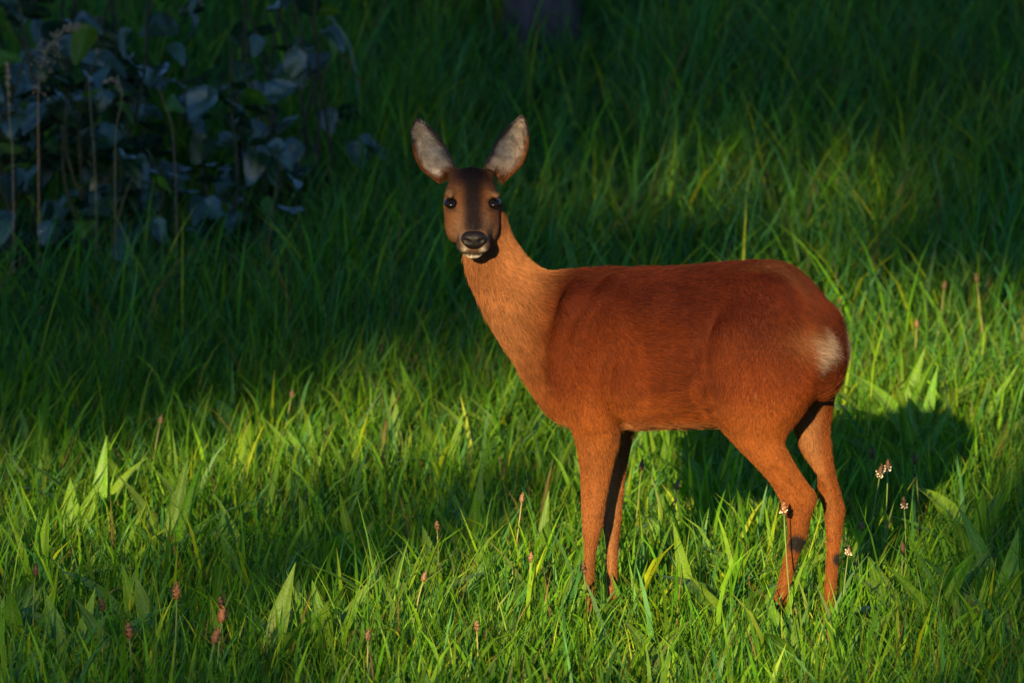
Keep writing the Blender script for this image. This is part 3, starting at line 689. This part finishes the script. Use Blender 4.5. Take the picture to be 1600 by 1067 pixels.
# ---- eyes, nose, hooves
def glossy(name, col, rough, coat_=0):
    m, n, l = new_mat(name); o = n.new('ShaderNodeOutputMaterial'); p = n.new('ShaderNodeBsdfPrincipled'); tc = n.new('ShaderNodeTexCoord'); nz = n.new('ShaderNodeTexNoise')
    nz.inputs['Scale'].default_value = 420; b = n.new('ShaderNodeBump'); b.inputs['Strength'].default_value = 0 if coat_ else .8; b.inputs['Distance'].default_value = .001
    l.new(tc.outputs['Object'], nz.inputs['Vector']); l.new(nz.outputs[0], b.inputs['Height']); l.new(b.outputs[0], p.inputs['Normal'])
    p.inputs['Base Color'].default_value = (*col, 1); p.inputs['Roughness'].default_value = rough; p.inputs['Specular IOR Level'].default_value = .22 if coat_ else .14; p.inputs['Coat Weight'].default_value = coat_; l.new(p.outputs[0], o.inputs[0]); return m
M_EYE = glossy('eye_dark', (.004, .003, .003), .12, .02); M_NOSE = glossy('wet_nose', (.005, .004, .005), .50); M_HOOF = glossy('hoof_horn', (.03, .026, .024), .4)
for s in (1, -1):
    Ve, Fe = blob((.0085, s*.0360, .0240), (.0165, .0125, .0082), head_l, 12); obj('eye', mesh_np('eye', Ve, Fe, M_EYE), deer)
def nose():
    N_ = 40; V, F = [], []
    for i in range(1, N_):
        a = math.pi*i/N_
        for k in range(N_):
            b = 2*math.pi*k/N_
            d = np.array([math.sin(a)*math.cos(b), math.sin(a)*math.sin(b), math.cos(a)])
            r = np.array([.0150, .0215, .0150]); p = np.sign(d)*np.abs(d)**.8*r
            if p[2] < 0: p[1] *= 1-.35*(-p[2]/.015)
            for sd in (1, -1):                                # nostrils: comma shaped pits
                q = ((p[1]-sd*.0118)/.0048)**2+((p[2]-.0005-abs(p[1])*.15)/.0042)**2
                if d[0] > 0: p = p-np.array([.0045, 0, 0])*math.exp(-q*q)
            if d[0] > 0: p = p-np.array([.0012, 0, 0])*math.exp(-(p[1]/.0012)**2)
            V.append(p+np.array([.0990, 0, -.0075]))
    for i in range(N_-2):
        for k in range(N_): F.append([i*N_+k, (i+1)*N_+k, (i+1)*N_+(k+1) % N_, i*N_+(k+1) % N_])
    F.append([k for k in range(N_)][::-1]); F.append([(N_-2)*N_+k for k in range(N_)])
    return head_l(np.array(V)), F
Vn, Fn = nose(); obj('nose', mesh_np('nose', Vn, Fn, M_NOSE), deer)
for rows in legs:
    Y, xl, xr, lc, lr = rows[-1]; c = (PX(xl, Y, lc)+PX(xr, Y, lc))/2; hp = []
    zt = max(c[2]+.004, .02)
    for s in (1, -1):
        rr = []
        for u in np.linspace(0, 1, 6):
            zz = zt*(1-u)-.004*u; fw = .012+.022*u; bk = .013+.006*u
            rr.append(np.array([(c[0]+.004+(fw if math.cos(q) > 0 else bk)*math.cos(q), c[1]+s*.0085+.0085*(.8+.25*u)*math.sin(q)*(1-.35*max(0, math.cos(q))), zz) for q in np.linspace(0, 2*math.pi, 14, endpoint=False)]))
        hp.append(loft(rr))
    Vh, Fh = join_vf(hp); obj('hoof', mesh_np('hoof', Vh, Fh, M_HOOF), deer)

# ------------------------------------------------------------------ leafy shrubs on the bank
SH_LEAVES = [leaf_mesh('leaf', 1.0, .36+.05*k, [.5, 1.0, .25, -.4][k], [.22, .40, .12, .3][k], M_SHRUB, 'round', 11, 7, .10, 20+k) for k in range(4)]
LIT_LEAVES = [leaf_mesh('leaf', 1.0, .40, b_, .25, M_SHRUB2, 'round', 11, 7, .10, 40) for b_ in (.3, .9)]
def shrub(cx, cy, rx, ry, h, n, label, lsize=(.05, .095), seed=1):
    g = random.Random(seed); z0 = float(terrain(cx, cy)); t = empty('leafy_shrub', (cx, cy, z0)); tag(t, label, 'shrub')
    ns = 9
    for k in range(ns):
        ax, ay = g.uniform(-rx, rx)*.9, g.uniform(-ry, ry)*.9; top = h*g.uniform(.6, 1.05)
        pts = [(ax*.35+(ax*.75)*s+.04*math.sin(s*5+k), ay*.35+ay*.75*s, top*s-.03*s*s*4*0) for s in np.linspace(0, 1, 8)]
        V, F = tube(pts, np.linspace(.007, .0025, 8), 6); obj('stem', mesh_np('stem', V, F, M_STEM), t)
        for q in range(n//ns):
            s = g.uniform(.12, 1.0); i = min(6, int(s*7)); p = np.array(pts[i])
            a = g.uniform(0, 6.28); rr = g.uniform(.02, .15)
            o = obj('leaf', g.choice(LIT_LEAVES) if g.random() < .10 else g.choice(SH_LEAVES), t); L = g.uniform(*lsize)
            o.location = (p[0]+math.cos(a)*rr, p[1]+math.sin(a)*rr, p[2]+g.uniform(-.04, .05)); o.scale = (L,)*3
            o.rotation_euler = (g.uniform(-1.0, 1.0), g.uniform(-.4, 1.3), a)
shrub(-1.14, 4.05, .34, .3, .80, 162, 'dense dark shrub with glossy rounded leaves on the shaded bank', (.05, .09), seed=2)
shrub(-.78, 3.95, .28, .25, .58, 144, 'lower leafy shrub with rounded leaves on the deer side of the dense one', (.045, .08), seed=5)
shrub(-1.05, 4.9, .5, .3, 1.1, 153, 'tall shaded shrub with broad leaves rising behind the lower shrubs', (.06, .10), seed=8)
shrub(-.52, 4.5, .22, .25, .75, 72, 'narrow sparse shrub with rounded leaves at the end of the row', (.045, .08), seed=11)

# ------------------------------------------------------------------ dry stalks and panicles in the shade
def dry_stalk(pxs, y, label, rad=.0022, col=(.28, .17, .08), name='dry_grass_stalk', head=None):
    pts = np.array([at_depth(X, Y, y) for X, Y in pxs]); b = pts[0].copy(); b[2] = terrain(b[0], b[1]); pts = np.concatenate([[b], pts]) if pts[0][2]-b[2] > .01 else pts
    t = empty(name, pts[0]); tag(t, label, 'grass stalk'); q = smooth_rows(pts-pts[0], 4)
    V, F = tube(q, np.linspace(rad, rad*.6, len(q)), 6); obj('stem', mesh_np('stem', V, F, M_STALK, True, np.tile(col, (len(V), 1))*rng.uniform(.7, 1.3, (len(V), 1))), t)
    if head:
        P = []; g = np.random.default_rng(9)
        for k in range(head[0]):
            s = g.uniform(head[1], 1); p = q[min(len(q)-1, int(s*(len(q)-1)))]; d = g.normal(0, 1, 3)*np.array([1, 1, .6]); d /= np.linalg.norm(d)
            e = p+d*g.uniform(.2, 1)*head[2]*(1.2-s); P.append(tube([e-np.array([0, 0, .004]), e, e+np.array([.001, 0, .004])], [.0006, .0017, .0004], 5)); P.append(tube([p, e], [.0004, .0003], 3))
        V, F = join_vf(P); obj('panicle', mesh_np('panicle', V, F, M_STALK, True, np.tile([.34, .22, .13], (len(V), 1))*g.uniform(.6, 1.3, (len(V), 1))), t)
dry_stalk([(150, 340), (148, 260), (142, 180), (138, 115)], 3.5, 'straight pale straw stalk standing before the dense shrub', .0020, (.16, .11, .05))
dry_stalk([(275, 300), (268, 200), (258, 165), (248, 138)], 3.5, 'thin reddish dry stalk before the lower leafy shrub', .0019, (.14, .07, .05))
dry_stalk([(60, 240), (62, 120), (90, 55), (130, 40)], 3.6, 'nodding tan grass panicle before the dense shrub', .0013, head=(130, .45, .06))
dry_stalk([(20, 260), (14, 180), (12, 120), (10, 95)], 3.6, 'narrow upright tan grass spike before the dense shrub', .0013, (.25, .17, .1), head=(60, .6, .014))
dry_stalk([(180, 230), (190, 160), (180, 125), (160, 130)], 3.6, 'small drooping straw coloured grass head over the dense shrub', .0013, head=(40, .6, .02))
dry_stalk([(560, 150), (548, 80), (530, 45), (502, 12)], 5.2, 'single broad pale blue green arching stem above the bank', .0045, (.12, .17, .12))

# ------------------------------------------------------------------ fallen branch and trees
def fallen_branch():
    y = 5.6; pts = np.array([at_depth(X, Y, y) for X, Y in [(1235, 122), (1270, 112), (1330, 114), (1380, 124), (1425, 138)]]); o0 = pts[0].copy()
    t = empty('fallen_branch', o0); tag(t, 'thin brown fallen branch caught in the tall verge grass', 'branch')
    q = smooth_rows(pts-o0, 4); V, F = tube(q, np.linspace(.011, .005, len(q)), 8); obj('limb', mesh_np('limb', V, F, M_TWIG), t)
    for k, (i, d) in enumerate([(4, (.1, -.05, -.16)), (8, (-.06, .04, -.14)), (11, (.12, 0, -.12))]):
        V, F = tube([q[i], q[i]+np.array(d)*.5+np.array([0, 0, .01]), q[i]+np.array(d)], [.005, .004, .002], 6); obj('twig', mesh_np('twig', V, F, M_TWIG), t)
fallen_branch()
def tree(name, x, y, r, H, crown_z, crown_r, nleaf, label, leafsize=.09, seed=1, lean=(0, 0), pts_leaf=None, colr=(.03, .07, .015), trunk_top=None, group=None):
    g = np.random.default_rng(seed); z0 = float(terrain(x, y)); t = empty(name, (x, y, z0)); tag(t, label, 'tree', group)
    zz = np.linspace(-.2, H, 10); q = np.stack([lean[0]*zz/H+.04*np.sin(zz*1.3+seed), lean[1]*zz/H+.04*np.cos(zz*1.1), zz], -1)
    rad = r*np.concatenate([[1.6, 1.05], np.linspace(.95, .3, 8)]); zfix = q.copy(); V, F = tube(zfix, rad, 14)
    V = V+wnoise(V, 9, seed)[:, None]*r*.10*np.array([1, 1, 0]); P = [(V, F)]
    obj('trunk', mesh_np('trunk', V, F, M_BARK), t)
    for k in range(8):
        s = g.uniform(.45, .98); b = q[int(s*9)]; a = g.uniform(0, 6.28); L = crown_r*g.uniform(.5, .9)
        e = b+np.array([math.cos(a)*L, math.sin(a)*L, L*g.uniform(.2, .7)]); Vl, Fl = tube([b, (b+e)/2+np.array([0, 0, .12]), e], [r*.35, r*.22, r*.06], 8); obj('limb', mesh_np('limb', Vl, Fl, M_BARK), t)
    if pts_leaf is None:
        cl = g.normal(0, 1, (nleaf//40, 3)); cl /= np.linalg.norm(cl, axis=1)[:, None]; cl *= (g.uniform(.3, 1, len(cl))**.5)[:, None]*np.array([crown_r, crown_r, crown_r*.75])
        C = np.repeat(cl, 40, 0)+g.normal(0, crown_r*.13, (len(cl)*40, 3))+np.array([0, 0, crown_z])
    else: C = pts_leaf-np.array([x, y, z0])
    leaf_cloud('crown', C, leafsize, g, colr, t)
def leaf_cloud(name, C, size, g, colr, parent):
    n = len(C); a = g.normal(0, 1, (n, 3)); a /= np.linalg.norm(a, axis=1)[:, None]; b = g.normal(0, 1, (n, 3)); b = np.cross(a, b); b /= np.linalg.norm(b, axis=1)[:, None]
    L = (size*g.uniform(.6, 1.3, n))[:, None]; W = L*.34
    V = np.stack([C-a*L*.5, C+b*W-a*L*.05, C+a*L*.5, C-b*W-a*L*.05], 1).reshape(-1, 3); F = np.arange(4*n).reshape(-1, 4)
    c = np.tile(np.array(colr), (n, 1))*g.uniform(.6, 1.5, (n, 1)); return obj(name, mesh_np(name, V, F, M_CROWN, True, np.repeat(c, 4, 0)), parent)
b0 = at_depth(848, 78, 6.2)
tree('broadleaf_tree', b0[0], 6.2, .078, 7.0, 4.6, 2.7, 16000, 'purplish grey tree trunk rising out of the verge grass', .15, 3)
for k, (x, y, r, H, cz, cr) in enumerate([(-3.3, 8.6, .16, 8, 5.2, 3.0), (3.6, 8.4, .14, 8, 5.0, 3.0), (-.9, 11.5, .18, 9, 5.5, 3.4), (2.2, 12.5, .17, 9, 5.5, 3.4), (-5.5, 12, .17, 9, 5.2, 3.5), (6.5, 12.5, .17, 9, 5.2, 3.5)]):
    tree('broadleaf_tree', x, y, r, H, cz, cr, 12000, 'tall leafy woodland tree on the bank behind the verge', .15, 30+k, group='woodland trees along the bank')
# unseen trees added towards the low sun; a light mask places their leaves
te = math.tan(R(SUN_EL))/ca; ta = math.tan(R(SUN_AZ))
def light(u, v):
    """hand-set share of sunlight let onto the plane through the deer at (u across, v up)"""
    def g(u0, v0, su, sv, p=2): return np.exp(-(np.abs((u-u0)/su)**p+np.abs((v-v0)/sv)**p))
    L = .02+1.1*g(.17, .30, .46, .46, 8)+.9*g(-.02, .64, .16, .14, 4)
    L += 1.3*g(-.58, .66, .38, .20, 4)+.65*g(-.90, .42, .44, .20, 4)+1.3*g(.34, .88, .28, .18, 6)
    L += .34*g(-.25, 1.42, .42, .13, 4)+.26*g(-.25, .02, 1.5, .26, 4)
    L *= 1+1.15*wnoise(np.stack([u, v], -1), 6.5, 71)*np.maximum(np.clip((-.2-u)/.2, 0, 1), np.clip((.1-v)/.1, 0, 1))
    L -= .34*g(-.065, .90, .13, .12, 4)
    L += .6*g(-.05, .66, .14, .12, 4)+.42*g(-.065, 1.05, .17, .13, 4)
    return np.clip(L, .02, 1)
def added_shade_trees():
    D0 = 20.0; g = np.random.default_rng(99); cell = .04; us = np.arange(-4.2, 4.2, cell); vs = np.arange(-1.0, 3.6, cell)
    U, Vv = np.meshgrid(us, vs); U, Vv = U.ravel(), Vv.ravel()
    wob = wnoise(np.stack([U, Vv], -1), 7, 5)*.10; wob2 = wnoise(np.stack([U, Vv], -1), 7, 6)*.10
    tau = -np.log(light(U+wob, Vv+wob2)); size = .10; area = size*size*.34*.5
    n = g.poisson(tau*cell*cell/area*1.15); u = np.repeat(U, n)+g.uniform(0, cell, n.sum()); v = np.repeat(Vv, n)+g.uniform(0, cell, n.sum())
    y = -(D0*ca)+g.normal(0, .9, len(u)); x = u+y*ta; z = v-y*te
    P = np.stack([x, y, z], -1)
    xs = [-6.7, -1.5]
    own = np.abs(x[:, None]-np.array(xs)[None]).argmin(1)
    for k in range(2):
        tree('broadleaf_tree', xs[k], -19.6, .2, 5.5, 5, .9, 0, 'unseen broadleaf tree with its crown shaped to shade the meadow', size, 60+k, pts_leaf=P[own == k], group='unseen trees added to shade the meadow from the low sun')
added_shade_trees()
